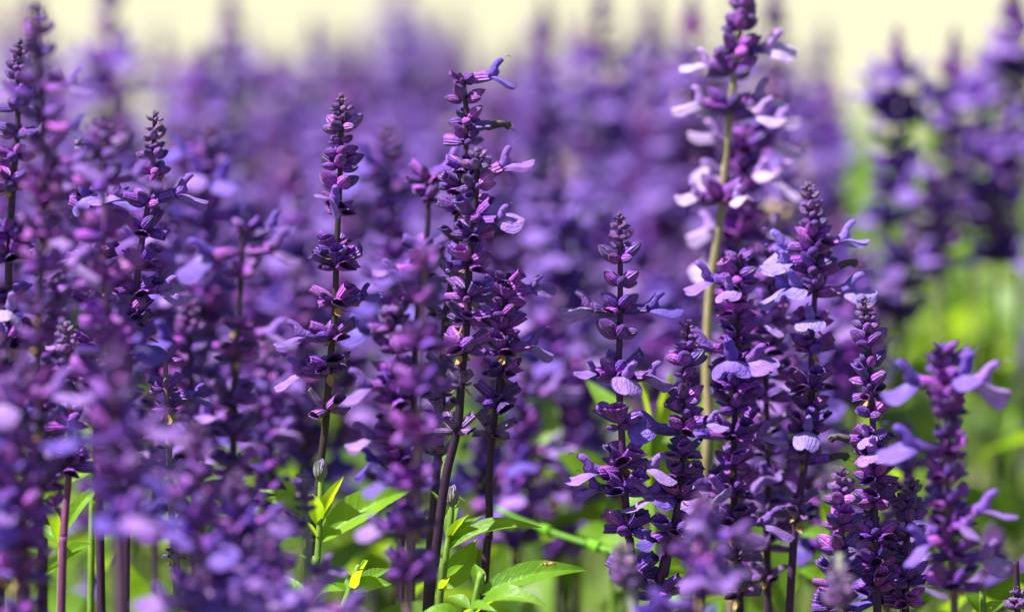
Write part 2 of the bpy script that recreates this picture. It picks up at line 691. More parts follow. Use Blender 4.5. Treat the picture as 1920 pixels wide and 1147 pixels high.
def flower_at(root, base, pos, az_deg, el_deg, L, r_, lip=None, kind='c', size=1.0, calcol=None):
    """an open flower: its calyx with the two lips of the corolla as sub-parts"""
    m = frame(pos - base, math.radians(az_deg), math.radians(el_deg), r_.uniform(-.25, .25), L)
    me = r_.choice(CAL['o'])
    c = link('calyx', me, root, m, calcol or tone('c', r_))
    s = size / L * r_.uniform(0.92, 1.08)
    lm = Matrix.Translation((0.82, 0, 0.02)) @ Matrix.Scale(s, 4)
    lc = lip or r_.choice(LIPTONES)
    k = r_.uniform(0.85, 1.1)
    lc = tuple(min(0.92, x * k) for x in lc)
    uc = (lc[0] * 0.75, lc[1] * 0.6, lc[2] * 0.85)
    link('upper_lip', r_.choice(UPP), c, lm, uc)
    link('lower_lip', r_.choice(LOW), c, lm @ Matrix.Rotation(r_.uniform(-.55, .55), 4, 'X') @ Matrix.Rotation(r_.uniform(-.2, .3), 4, 'Y'), lc)
    return c


M_BRACT = mat_leaf('dry_bract', (0.42, 0.30, 0.13), (0.5, 0.36, 0.14), 0.35)
M_DRY = mat_plain('withered_petal', (0.05, 0.04, 0.05), 0.7)
BRACT = [tmesh('bract', t_leaf(0.0042, 0.0012, 0.3, -0.25, 900 + i, 8, False, 2), [M_BRACT]) for i in range(3)]


def withered(root, base, pos, az_deg, el_deg, L, r_):
    m = frame(pos - base, math.radians(az_deg), math.radians(el_deg), 0, L)
    c = link('calyx', r_.choice(CAL['o']), root, m, tone('o', r_))
    pts = [Vector((0, 0, 0)), Vector((2.5, 0.2, 0.3)), Vector((4.6, -0.2, 0.5)), Vector((6.0, 0.2, -0.1)), Vector((6.8, .3, -1.2))]
    b = MB()
    b.add(t_tube([p * 0.001 for p in catmull(pts, 3)], 0.0012, 0.0007, 7, 0.2))
    b.add(t_tube([Vector(p) * 0.001 for p in ((5.5, .2, 0.3), (7.0, .5, 0.2), (7.6, .4, -0.7))], 0.0009, 0.0004, 6))
    b.add(t_tube([Vector(p) * 0.001 for p in ((6.8, .3, -1.0), (7.9, .3, -1.9), (9.3, .2, -2.2))], 0.00014, 0.0001, 4))
    me = b.mesh('withered_corolla', [M_DRY])
    link('withered_corolla', me, c, Matrix.Translation((0.85, 0, 0)) @ Matrix.Scale(1.0 / L, 4))


def spike(px_pts, d, whorls, flowers=(), label='', group=None, seed=0, tipcol=0.45, stem=(0.035, 0.014, 0.045), r_stem=0.00125,
          lip=None, dense=1.0, lean=0.0, cal_scale=1.0, dry=(), low_stem=None):
    """one flowering stem, every calyx a part. whorls: (y px, half width px, kind)"""
    r_ = random.Random(1000 + seed)
    mm = d / FPX
    pts = stem_path(px_pts, d, r_, lean)
    P = Path(pts)
    base = P.p[-1].copy()
    base.z = 0.008
    root = bpy.data.objects.new('salvia_spike', None)
    col.objects.link(root)
    root.empty_display_size = 0.02
    root.location = base
    tag(root, label, 'flower spike', group)
    off = Matrix.Translation(-base)
    tube = t_tube(P.p, r_stem * 0.55, r_stem * 1.15, 8, 0.06)
    me = tmesh('stem', (tube[0] - np.array(base), tube[1], tube[2]), [M_STEM])
    link('stem', me, root, None, stem)
    ytop = whorls[0][0] if whorls else 0

    def pos_at_y(y):
        # image row -> point on stem
        zt = at(960, y, d).z
        return P.at_z(zt)
    ny = len(whorls)
    last_y = -999
    for wi, (y, W, kind) in enumerate(whorls):
        if kind in 'cos':
            if y - last_y < 0.62 * W:
                continue
            last_y = y
        p = pos_at_y(y)
        Wm = W * mm * cal_scale
        young = max(0.0, tipcol * (1 - (y - ytop) / 75.0)) if tipcol else 0
        n = {'b': 6, 'c': 7, 'o': 8, 's': 6}[kind]
        if W < 27 and kind == 'b':
            n = 7
        n = max(4, int(round(n * dense)))
        for (az, el, L, dz) in whorl_layout(kind, Wm, n, r_):
            rad = r_stem * 0.6
            q = p + Vector((math.cos(az) * rad, math.sin(az) * rad, dz))
            kk = kind
            if kind == 'o' and r_.random() < 0.25:
                kk = 'c'
            elif kind == 'c' and r_.random() < 0.2:
                kk = 'o'
            me = r_.choice(CAL[kk])
            L2 = L * (0.92 if kk in 'os' else 1.0)
            link('bud' if kind == 'b' else 'calyx', me, root, frame(q - base, az, el, r_.uniform(-.5, .5), L2), tone(kk if kind != 's' else 's', r_, young * r_.uniform(.6, 1.2)))
        if W < 16 and wi == 0:
            # crown of minute buds closing the tip
            for k in range(5):
                az = k * 2.4
                q = p + Vector((0, 0, 0.5 * Wm))
                link('bud', r_.choice(CAL['b']), root, frame(q - base, az, 1.05 + 0.1 * k, 0, Wm * 0.95), tone('b', r_, tipcol * 1.3))
        if kind in 'os' and r_.random() < 0.7:
            for k in range(2):
                az = r_.uniform(0, 6.28)
                q = p + Vector((math.cos(az) * r_stem, math.sin(az) * r_stem, -0.3 * Wm))
                link('bract', r_.choice(BRACT), root, frame(q - base, az, r_.uniform(-1.0, -.2), 0, r_.uniform(.5, 1.0)))
    for f in flowers:
        y, az = f[0], f[1]
        el = f[2] if len(f) > 2 else r_.uniform(2, 18)
        sz = f[3] if len(f) > 3 else r_.uniform(0.9, 1.1)
        p = pos_at_y(y + 4)
        a = math.radians(az)
        q = p + Vector((math.cos(a), math.sin(a), 0)) * 0.0006
        flower_at(root, base, q, az, el, 0.0066 * cal_scale, r_, lip, size=sz * cal_scale)
    for (y, az, el) in dry:
        p = pos_at_y(y + 4)
        withered(root, base, p, az, el, 0.0064, r_)
    return root, base, P


# ------------------------------------------------------------------ sharp and near spikes, read off the photograph
G_NEAR = 'salvia spikes standing in front of the sharp ones'
S = spike
rootA, baseA, PA = S([(640, 182), (640, 240), (637, 350), (631, 470), (628, 580), (618, 690), (612, 780), (600, 880), (588, 1000), (578, 1147)], 1.6,
  [(188, 10, 'b'), (205, 20, 'b'), (222, 14, 'b'), (244, 36, 'b'), (268, 20, 'b'), (288, 32, 'b'), (310, 36, 'c'), (352, 38, 'b'), (392, 34, 'c'), (412, 36, 'c'), (466, 34, 'o'), (498, 42, 'o'), (565, 38, 'o'), (628, 34, 'o'), (690, 36, 'o'), (765, 38, 's')],
  [(385, 262, 12, 1.0), (568, 5, 14, .85), (630, 183, 4, .95), (698, 178, 4, 0.95)],
  'upright salvia spike with widely spaced whorls, bare lower stem beside a leafy shoot', seed=1, stem=(0.035, 0.024, 0.022))
S([(860, 138), (868, 152), (873, 190), (875, 250), (871, 310), (862, 360), (856, 430), (852, 490), (845, 540), (835, 600), (830, 700), (826, 800), (815, 930), (800, 1147)], 1.612,
  [(152, 20, 'c'), (185, 33, 'c'), (224, 33, 'c'), (262, 36, 'c'), (318, 28, 'o'), (350, 34, 'o'), (395, 32, 'o'), (445, 26, 'o'), (520, 30, 's'), (592, 36, 's'), (640, 26, 's'), (690, 34, 's'), (735, 28, 's'), (775, 38, 's'), (850, 26, 's')],
  [(146, 4, 8, 1.05)], 'tall dark salvia spike topped by one sideways flower and a withered bloom', seed=2, tipcol=0, dry=[(235, 3, 4)], dense=0.9)
S([(896, 288), (895, 310), (890, 400), (880, 500), (876, 600), (866, 700), (858, 800), (835, 900), (815, 1050), (803, 1147)], 1.59,
  [(294, 14, 'b'), (315, 28, 'b'), (348, 34, 'c'), (368, 34, 'c'), (405, 38, 'c'), (440, 36, 'o'), (494, 38, 'o'), (556, 38, 'o'), (598, 38, 'o'), (655, 38, 'o'), (720, 26, 's'), (806, 36, 's')],
  [(330, 8, 24, 1.0), (410, 335, 5, .9)], 'purple salvia spike pressed against the tallest dark spike, thick bare stem below', seed=3, tipcol=0.5, stem=(0.022, 0.008, 0.028), r_stem=0.0015)
S([(955, 512), (948, 540), (945, 600), (942, 680), (935, 740), (925, 800), (917, 900), (917, 1000), (905, 1147)], 1.615,
  [(530, 30, 'c'), (560, 36, 'c'), (590, 34, 'c'), (620, 32, 'c'), (655, 36, 'o'), (700, 32, 'o'), (752, 38, 'o'), (812, 36, 's')],
  [(548, 12, 10, .8), (652, 3, 8, .95), (575, 200, 0, .6)], 'short blunt salvia spike with one leftover bud low on its bare stem', seed=4, tipcol=0, stem=(0.035, 0.013, 0.04))
S([(1161, 405), (1163, 430), (1163, 520), (1163, 600), (1160, 700), (1165, 800), (1170, 900), (1178, 1000), (1190, 1147)], 1.6,
  [(411, 10, 'b'), (428, 15, 'b'), (447, 20, 'b'), (463, 15, 'b'), (487, 37, 'b'), (532, 33, 'b'), (580, 36, 'c'), (632, 40, 'b'), (702, 44, 'c'), (718, 42, 'c'), (795, 40, 'c'), (865, 40, 'o'), (915, 42, 'o'), (990, 38, 'o'), (1075, 42, 'o')],
  [(580, 181, 6, 1.1), (580, 358, 6, 1.1), (695, 205, 4, .8), (697, 285, 0, 1.05), (705, 350, 4, 1.0), (880, 190, 0, 1.15), (865, 335, -5, 1.0), (918, 185, 8, 1.0), (920, 345, 4, 1.0)],
  'salvia spike holding two open flowers straight out like arms', seed=5, tipcol=0.4, stem=(0.06, 0.016, 0.08))
S([(1290, 610), (1290, 640), (1287, 700), (1285, 760), (1280, 860), (1268, 960), (1258, 1010), (1245, 1080), (1222, 1147)], 1.6,
  [(614, 12, 'b'), (632, 18, 'b'), (652, 24, 'b'), (682, 36, 'b'), (705, 20, 'b'), (748, 34, 'c'), (770, 32, 'c'), (805, 36, 'c'), (850, 36, 'o'), (888, 34, 'o'), (930, 36, 'o'), (1000, 38, 'o'), (1112, 38, 'o')],
  [(805, 182, 6, 1.1), (928, 192, 0, 1.0), (1000, 215, -4, .7), (790, 330, 5, .8)], 'leaning salvia spike curving left at its foot, beside pale yellow green leaves', seed=6, tipcol=0.15, stem=(0.06, 0.016, 0.07))
PALE = (0.66, 0.48, 0.86)
S([(1394, -8), (1385, 80), (1372, 180), (1362, 280), (1355, 370), (1345, 450), (1330, 560), (1325, 700), (1328, 800), (1315, 1000), (1310, 1147)], 1.69,
  [(0, 20, 'b'), (16, 26, 'b'), (36, 30, 'b'), (56, 32, 'b'), (92, 40, 'c'), (135, 40, 'c'), (205, 42, 'c'), (370, 44, 'c'), (388, 40, 'c')],
  [(95, 2, 8, 1.15), (200, 180, 12, 1.15), (195, 15, 14, 1.1), (215, 345, 4, 1.05), (130, 170, 14, .9), (370, 190, 10, .8), (375, 300, 10, .8)],
  'tallest salvia spike with pale pinkish lilac flowers and a long bare green stem', seed=7, tipcol=0.3, lip=PALE, stem=(0.24, 0.21, 0.11), r_stem=0.0017)
S([(1408, 240), (1400, 300), (1392, 400), (1385, 520), (1378, 650), (1372, 800), (1370, 1147)], 1.73,
  [(245, 26, 'c'), (275, 40, 'c'), (310, 40, 'c'), (350, 36, 'c'), (400, 38, 'o'), (440, 42, 'o'), (490, 40, 'o'), (545, 40, 'o'), (600, 40, 'o'), (660, 38, 's')],
  [(268, 180, 10, 1.2), (272, 5, 10, 1.15), (312, 190, -10, 1.15), (318, 300, 0, 1.1), (322, 350, -6, 1.15), (430, 182, 4, 1.1), (436, 0, 8, 1.1), (240, 355, 14, 1), (500, 190, 4, 1)],
  'pale flowered salvia spike just behind the tallest pale spike', seed=8, tipcol=0, lip=PALE, stem=(0.20, 0.13, 0.13))
S([(1514, 350), (1524, 420), (1528, 540), (1522, 640), (1520, 740), (1510, 860), (1495, 960), (1480, 1147)], 1.63,
  [(356, 11, 'b'), (372, 16, 'b'), (388, 19, 'b'), (404, 22, 'b'), (424, 28, 'b'), (445, 34, 'c'), (468, 36, 'c'), (502, 38, 'c'), (545, 38, 'c'), (605, 36, 'o'), (652, 36, 'o'), (665, 34, 'o'), (722, 40, 'o'), (760, 34, 'c'), (800, 38, 'o'), (862, 28, 's'), (945, 36, 's'), (970, 30, 's')],
  [(462, 172, 4, 1.0), (460, 2, 14, 1.05), (486, 200, 0, .8), (500, 192, 10, 1.0), (540, 188, 4, 1.2), (536, 230, 6, 1.0), (546, 356, 4, 1.15), (598, 262, 8, .95), (800, 266, 4, 1.0)],
  'blue violet salvia spike with grey budded tip and open flowers on both sides', seed=9, tipcol=0.75, lip=(0.36, 0.25, 0.80), stem=(0.06, 0.018, 0.08), dry=[(508, 8, 15), (862, 6, 8)])
S([(1440, 468), (1442, 560), (1438, 650), (1437, 760), (1440, 900), (1437, 1000), (1440, 1147)], 1.66,
  [(478, 24, 'b'), (500, 16, 'b'), (530, 26, 'b'), (565, 30, 'c'), (603, 38, 'o'), (650, 36, 'o'), (700, 36, 'o'), (745, 34, 'o'), (800, 36, 's'), (850, 34, 's'), (900, 34, 's'), (960, 36, 's'), (1020, 36, 's'), (1080, 34, 's')],
  [(790, 200, 0, 1), (880, 260, 0, 1), (935, 330, 0, .9)], 'fading salvia spike with dry tan calyces, crowded between two blooming spikes', seed=10, tipcol=0.1)
S([(1388, 480), (1383, 560), (1380, 650), (1378, 760), (1375, 900), (1380, 1000), (1388, 1147)], 1.63,
  [(488, 26, 'c'), (520, 36, 'c'), (555, 36, 'c'), (590, 36, 'c'), (632, 38, 'o'), (670, 40, 'o'), (720, 42, 'o'), (762, 38, 'o'), (815, 40, 'o'), (870, 36, 'o'), (920, 40, 'o'), (975, 36, 'o'), (1045, 38, 's'), (1110, 36, 's')],
  [(525, 184, 6, 1.1), (540, 250, 6, .8), (655, 190, 8, 1.3), (665, 262, 4, 1.3), (668, 300, 0, 1.1), (815, 190, 4, 1.2), (905, 195, 0, 1.3), (910, 240, 0, 1), (975, 350, 0, 1), (600, 350, 0, .8), (820, 330, 5, 1)],
  'bushy salvia spike thick with lavender flowers all the way down', seed=11, tipcol=0)
S([(1618, 560), (1625, 600), (1632, 700), (1637, 800), (1640, 900), (1640, 1000), (1645, 1147)], 1.6,
  [(567, 10, 'b'), (582, 13, 'b'), (597, 17, 'b'), (616, 28, 'b'), (648, 37, 'b'), (683, 30, 'b'), (718, 36, 'c'), (742, 28, 'o'), (778, 36, 'b'), (830, 32, 'o'), (865, 30, 'o'), (895, 38, 'o'), (940, 40, 'o'), (960, 38, 'o'), (1005, 38, 'o'), (1050, 38, 'o'), (1100, 36, 'o')],
  [(843, 262, 5, .95), (960, 190, 0, .8), (1062, 205, 4, 1.1), (820, 250, 14, .7)], 'slim salvia spike with neat tapering buds and one small white marked flower', seed=12, tipcol=0.7, stem=(0.06, 0.025, 0.09), dry=[(826, 182, 8)])
S([(1580, 882), (1580, 920), (1578, 1000), (1570, 1080), (1565, 1147)], 1.585,
  [(889, 12, 'b'), (903, 18, 'b'), (918, 24, 'b'), (940, 38, 'b'), (985, 38, 'c'), (1030, 40, 'c'), (1045, 36, 'o'), (1090, 40, 'o'), (1135, 36, 'o')],
  [], 'low young salvia spike of closed buds at the foot of slim tapering spike', seed=13, tipcol=0.45, stem=(0.09, 0.03, 0.12))
S([(1710, 903), (1706, 950), (1700, 1020), (1698, 1147)], 1.605,
  [(909, 11, 'b'), (923, 16, 'b'), (940, 20, 'b'), (955, 26, 'b'), (972, 34, 'b'), (1000, 36, 'b'), (1042, 36, 'c'), (1085, 38, 'o'), (1128, 36, 'o')],
  [(1003, 200, 4, 1.1), (1120, 190, 0, 1)], 'low salvia spike with pale mealy tip and one flower opening at its side', seed=14, tipcol=0.6)
S([(1768, 650), (1775, 700), (1775, 800), (1775, 900), (1782, 1000), (1790, 1147)], 1.52,
  [(660, 26, 'c'), (690, 36, 'c'), (715, 30, 'c'), (748, 38, 'b'), (775, 36, 'o'), (815, 36, 'c'), (850, 34, 'o'), (890, 36, 'o'), (940, 36, 'o'), (955, 32, 'c'), (990, 40, 'o'), (1040, 42, 'o'), (1095, 44, 'o')],
  [(715, 184, 4, 1.2), (705, 300, 14, 1.2), (716, 345, 4, 1.25), (838, 186, 4, 1.25), (960, 348, 8, 1.1), (970, 300, -8, .9), (1045, 356, 6, 1.1), (1010, 200, 0, 1)],
  'softly blurred salvia spike with broad flowers, alone before the open green', seed=15, tipcol=0, stem=(0.1, 0.06, 0.1))
S([(310, 662), (311, 700), (312, 740), (316, 820), (319, 900), (323, 990), (328, 1060), (335, 1147)], 1.6,
  [(675, 30, 'c'), (728, 26, 'o'), (768, 28, 'o'), (782, 24, 's'), (832, 22, 's'), (880, 24, 's'), (925, 16, 's'), (985, 20, 's'), (1040, 18, 's')],
  [(660, 178, 16, .9), (742, 10, 4, .7), (915, 355, 0, .6)], 'thin nearly spent salvia spike with a small fly on its top flower', seed=16, tipcol=0, stem=(0.15, 0.11, 0.17), dense=0.75)
S([(291, 218), (288, 280), (285, 340), (275, 400), (265, 460), (256, 530), (248, 600), (240, 700), (238, 900), (235, 1147)], 1.6,
  [(225, 13, 'b'), (243, 17, 'b'), (260, 20, 'b'), (278, 18, 'b'), (296, 28, 'b'), (325, 30, 'b'), (342, 24, 'b'), (380, 34, 'c'), (434, 38, 'c'), (495, 38, 'o'), (510, 34, 'o'), (545, 34, 'o'), (588, 36, 'o'), (610, 32, 'o')],
  [(372, 4, 12, 1.1), (375, 182, 14, 1.0), (540, 345, 0, 1.0), (530, 20, 6, .9)], 'salvia spike with a knobbly pale tip and flowers at both sides of one whorl', seed=17, tipcol=0.75, stem=(0.10, 0.03, 0.13))
S([(152, 264), (157, 310), (166, 370), (178, 440), (180, 490), (178, 580), (178, 700), (185, 900), (190, 1147)], 1.615,
  [(270, 11, 'b'), (284, 12, 'b'), (300, 13, 'b'), (316, 12, 'b'), (340, 18, 'b'), (366, 34, 'c'), (400, 32, 'o'), (475, 36, 'o'), (525, 36, 'o'), (575, 36, 'o'), (650, 36, 'o'), (700, 36, 'o')],
  [(360, 268, 4, 1.0), (374, 340, 2, 1.1), (482, 188, 2, 1.0), (478, 262, 0, 1.0), (556, 318, 0, 1.0), (640, 200, 0, .8)], 'salvia spike with tiny whitish tip hidden behind a blurred purple spike', seed=18, tipcol=1.0)
S([(196, 228), (194, 350), (196, 500), (201, 640), (210, 760), (222, 900), (230, 1147)], 1.49,
  [(238, 18, 'b'), (258, 30, 'b'), (285, 44, 'c'), (345, 46, 'c'), (362, 44, 'c'), (440, 56, 'c'), (520, 58, 'o'), (600, 44, 'o'), (650, 56, 'o'), (715, 58, 'o'), (780, 60, 'o'), (840, 60, 'o'), (900, 56, 'o')],
  [(340, 355, 10, 1.0), (338, 182, 0, .9), (440, 190, 0, 1), (640, 340, 0, 1), (900, 350, 0, 1.2)], 'blurred magenta tinged salvia spike before the spike with a whitish tip', G_NEAR, seed=19, tipcol=0.3, stem=(0.15, 0.08, 0.14), dense=0.75)
S([(38, 80), (36, 120), (34, 180), (32, 250), (26, 320), (20, 420), (15, 560), (5, 760), (0, 1147)], 1.575,
  [(87, 11, 'b'), (100, 15, 'b'), (114, 18, 'b'), (130, 22, 'b'), (148, 24, 'b'), (168, 26, 'b'), (204, 34, 'c'), (250, 32, 'c'), (292, 36, 'c'), (345, 40, 'o'), (432, 36, 'o'), (480, 38, 'o'), (560, 40, 'o'), (640, 44, 'o'), (720, 42, 'o')],
  [(285, 215, 4, 1.0), (575, 282, 4, 1.0), (440, 200, 0, 1), (250, 330, 4, .8)], 'pinkish salvia spike with a smooth pale cone of buds, edge of the clump', seed=20, tipcol=0.5, lip=(0.50, 0.36, 0.80))
S([(66, 12), (70, 100), (76, 200), (85, 300), (82, 400), (76, 520), (72, 650), (75, 800), (80, 1147)], 1.47,
  [(22, 13, 'b'), (42, 19, 'b'), (66, 26, 'c'), (108, 29, 'c'), (160, 35, 'c'), (222, 37, 'c'), (280, 35, 'o'), (330, 40, 'o'), (372, 40, 'o'), (440, 38, 'o'), (500, 37, 'o'), (575, 37, 'o'), (640, 37, 'o'), (720, 37, 'o'), (800, 40, 's'), (880, 38, 's'), (960, 35, 's')],
  [(165, 355, 8, .95), (178, 190, 10, .6), (232, 350, -6, .8), (300, 345, 0, 1.0), (495, 340, 0, 1)], 'blurred dark salvia spike rising before the pinkish cone tipped one', G_NEAR, seed=21, tipcol=0.2, dense=0.75)
S([(462, 418), (456, 450), (450, 540), (445, 620), (440, 700), (438, 800), (435, 1147)], 1.51,
  [(432, 26, 'c'), (455, 38, 'c'), (512, 38, 'c'), (530, 40, 'o'), (610, 26, 'o'), (668, 36, 'o'), (690, 36, 'o'), (750, 40, 'o'), (810, 42, 'o'), (880, 40, 'o'), (950, 42, 'o'), (1020, 40, 'o'), (1080, 40, 'o')],
  [(466, 355, 6, 1.15), (470, 190, -4, 1.1), (620, 350, -4, 1.15), (440, 15, 20, .8), (805, 190, 0, 1)], 'slightly blurred salvia spike with flat topped crown and dark ragged whorls', G_NEAR, seed=22, tipcol=0, dense=0.9)
S([(125, 612), (128, 700), (131, 800), (128, 900), (120, 1000), (115, 1147)], 1.57,
  [(622, 15, 'b'), (642, 20, 'b'), (662, 24, 'b'), (690, 28, 'c'), (730, 32, 'c'), (790, 32, 'c'), (850, 30, 'o'), (875, 34, 'o')],
  [(700, 340, 0, .9), (800, 195, 8, .9), (850, 185, 30, .8), (870, 10, -4, .9)], 'short salvia spike with magenta stem above broad yellow green leaves', seed=23, tipcol=0.6, stem=(0.18, 0.05, 0.14))
S([(800, 330), (803, 380), (800, 440), (790, 520), (780, 640), (775, 800), (770, 1147)], 1.66,
  [(338, 34, 'c'), (372, 36, 'c'), (470, 34, 'o'), (510, 36, 'o'), (560, 36, 'o')],
  [(312, 30, 20, 1.1), (505, 190, 0, .9)], 'soft salvia spike with bare neck just behind the tall dark pair', seed=24, tipcol=0)
S([(796, 468), (794, 560), (792, 640), (790, 720), (783, 830), (778, 920), (770, 1000), (765, 1147)], 1.47,
  [(478, 26, 'c'), (500, 34, 'c'), (560, 36, 'c'), (640, 48, 'o'), (660, 46, 'o'), (722, 48, 'o'), (745, 44, 'o'), (822, 50, 'o'), (842, 48, 'o'), (905, 44, 'o'), (985, 48, 'o'), (1005, 44, 'o'), (1075, 50, 'o')],
  [(520, 190, 5, .8), (985, 190, 0, .8), (900, 185, 4, .8)], 'blurred salvia spike with chunky dark whorls in front of the tall pair', G_NEAR, seed=25, tipcol=0.1, stem=(0.17, 0.10, 0.14))
S([(738, 580), (738, 640), (742, 720), (750, 820), (755, 1147)], 1.66,
  [(590, 26, 'b'), (612, 32, 'c'), (650, 34, 'c'), (700, 38, 'c'), (745, 42, 'o'), (800, 40, 'o'), (860, 38, 'o'), (900, 34, 'o')],
  [(720, 195, 0, 1.2), (725, 330, 0, 1.2), (815, 188, 0, 1.1), (615, 190, 0, 1), (860, 190, 0, 1)], 'lavender flowered salvia spike tucked behind chunky dark whorls', seed=26, tipcol=0.2)
S([(1166, 1022), (1170, 1060), (1180, 1110), (1190, 1147)], 1.47,
  [(1032, 14, 'b'), (1045, 18, 'b'), (1058, 22, 'b'), (1072, 25, 'b'), (1088, 26, 'b'), (1100, 22, 'b')], [], 'very young pale grey salvia bud spike on a pale stem, low in front', 'young pale bud spikes', seed=27, tipcol=1.35, stem=(0.30, 0.32, 0.28), r_stem=0.0016)
S([(1571, 1060), (1574, 1100), (1572, 1147)], 1.47,
  [(1070, 14, 'b'), (1084, 20, 'b'), (1098, 24, 'b'), (1114, 26, 'b'), (1130, 28, 'b')], [], 'very young pale grey salvia bud spike against closed purple buds', 'young pale bud spikes', seed=28, tipcol=1.35, stem=(0.30, 0.32, 0.28))
S([(570, 888), (572, 940), (575, 1000), (582, 1147)], 1.52,
  [(894, 10, 'b'), (908, 14, 'b'), (922, 17, 'b'), (938, 20, 'b'), (955, 20, 'b')], [(975, 250, 0, 1.0), (1060, 300, 0, 1)], 'very young pale salvia bud spike beside the leafy shoot', 'young pale bud spikes', seed=29, tipcol=1.1, stem=(0.2, 0.22, 0.22))
S([(1906, 1104), (1908, 1147)], 1.6, [(1112, 12, 'b'), (1126, 17, 'b'), (1140, 22, 'b')], [], 'small salvia tip of closed buds beside the lone broad flowered spike', 'young pale bud spikes', seed=30, tipcol=0.6)


def auto_whorls(y0, y1, W, r_, first=10, kinds='bbbcccooooo'):
    out, y, i = [], y0 + 6, 0
    tot = y1 - y0
    while y < y1:
        t = (y - y0) / tot
        wd = first + (W - first) * min(1, (y - y0) / (W * 2.2)) ** 0.8
        k = kinds[min(len(kinds) - 1, int(t * len(kinds)))]
        out.append((y, wd * r_.uniform(0.9, 1.08), k))
        y += wd * (0.75 + 0.9 * t) * r_.uniform(0.8, 1.25)
        i += 1
    return out


REFS = [(38, 'the pinkish cone tipped spike'), (152, 'the whitish tipped spike'), (291, 'the knobbly pale tipped spike'), (312, 'the thin nearly spent spike'), (455, 'the flat crowned spike'),
        (637, 'the widely spaced upright spike'), (862, 'the tall dark pair'), (948, 'the short blunt spike'), (1163, 'the open armed spike'), (1286, 'the leaning spike'),
        (1380, 'the tallest pale spike'), (1440, 'the fading crowded spike'), (1522, 'the blue violet spike'), (1630, 'the slim tapering spike'), (1705, 'the low mealy tipped spike'), (1775, 'the lone broad flowered spike'), (1880, 'the open green ground')]


def near_labels(items, fmt):
    # items: (x, y). Same neighbour twice: say which is the taller, the next taller and so on
    who = [min(REFS, key=lambda r: abs(r[0] - x))[1] for x, y in items]
    out = []
    for i, (x, y) in enumerate(items):
        same = sorted((items[j][1], j) for j in range(len(items)) if who[j] == who[i])
        k = [j for _, j in same].index(i)
        if len(same) == 1:
            rank = ''
        elif len(same) == 2:
            rank = ('taller ', 'shorter ')[k]
        else:
            rank = ('tallest ', 'second tallest ', 'third tallest ', 'fourth tallest ', 'fifth tallest ')[k] if k < len(same) - 1 else 'shortest '
        out.append(fmt.replace('@', rank) + who[i])
    return out


# near spikes thrown far out of focus, close to the camera
front = [(214, 655, 1.40, 54, 1000), (372, 800, 1.44, 46, 1147), (372, 1075, 1.42, 44, 1200), (1318, 930, 1.44, 46, 1160), (445, 890, 1.46, 42, 1147),
         (46, 680, 1.45, 44, 1147), (-8, 620, 1.46, 42, 1100), (500, 1000, 1.44, 40, 1200),
         (590, 1090, 1.43, 32, 1200), (1255, 1180, 1.45, 40, 1230)]
FL = near_labels([(a[0], a[1]) for a in front], '@heavily blurred salvia spike low in front of ')
for i, (x, y, d, W, y1) in enumerate(front):
    r_ = random.Random(300 + i)
    dx = r_.uniform(-10, 14)
    fl = [(r_.uniform(y + 50, min(1140, y1)), r_.choice((0, 180, 190, 350, 270, 250, 300)), r_.uniform(-5, 15), r_.uniform(.9, 1.15)) for k in range(7)]
    S([(x, y), (x + dx * .4, y + 120), (x + dx, y + 320), (x + dx * 1.3, y + 560)], d, auto_whorls(y, y1, W, r_), fl,
      FL[i], 'blurred spikes low in front of the sharp ones', seed=400 + i, tipcol=0.25,
      stem=(0.09, 0.045, 0.10), dense=0.75)

# further spikes just behind the plane of focus
behind = [(560, 500, 1.82, 1000), (505, 640, 1.74, 1100), (1045, 560, 1.84, 1080), (985, 690, 1.78, 1080), (1088, 640, 1.88, 1000), (395, 240, 1.78, 820), (352, 560, 1.70, 1000),
          (1610, 480, 1.84, 760), (1300, 470, 1.9, 800), (690, 700, 1.9, 960), (1240, 470, 1.95, 800), (1700, 800, 1.75, 1100), (1490, 620, 1.78, 1050),
          (1420, 560, 1.76, 1120), (300, 330, 1.76, 900), (100, 480, 1.68, 1000), (1545, 900, 1.72, 1147), (725, 240, 1.80, 620), (470, 470, 1.9, 900), (1012, 450, 1.95, 900),
          (905, 800, 1.82, 1100), (1270, 880, 1.8, 1147), (1675, 990, 1.7, 1147), (1860, 990, 1.8, 1147)]
BL = near_labels([(a[0], a[1]) for a in behind], '@softly blurred salvia spike close behind ')
for i, (x, y, d, y1) in enumerate(behind):
    r_ = random.Random(500 + i)
    dx = r_.uniform(-22, 22)
    fl = [(r_.uniform(y + 40, y1 - 40), r_.choice((0, 180, 190, 350, 270, 250, 300, 220)), r_.uniform(-5, 15), r_.uniform(.95, 1.2)) for k in range(int((y1 - y) / 45))]
    S([(x, y), (x + dx * .4, y + 120), (x + dx, y + 320), (x + dx * 1.3, y + 560)], d, auto_whorls(y, y1, 36, r_, 9), fl,
      BL[i], 'blurred spikes just behind the sharp row', seed=600 + i, tipcol=0.4, dense=0.85)

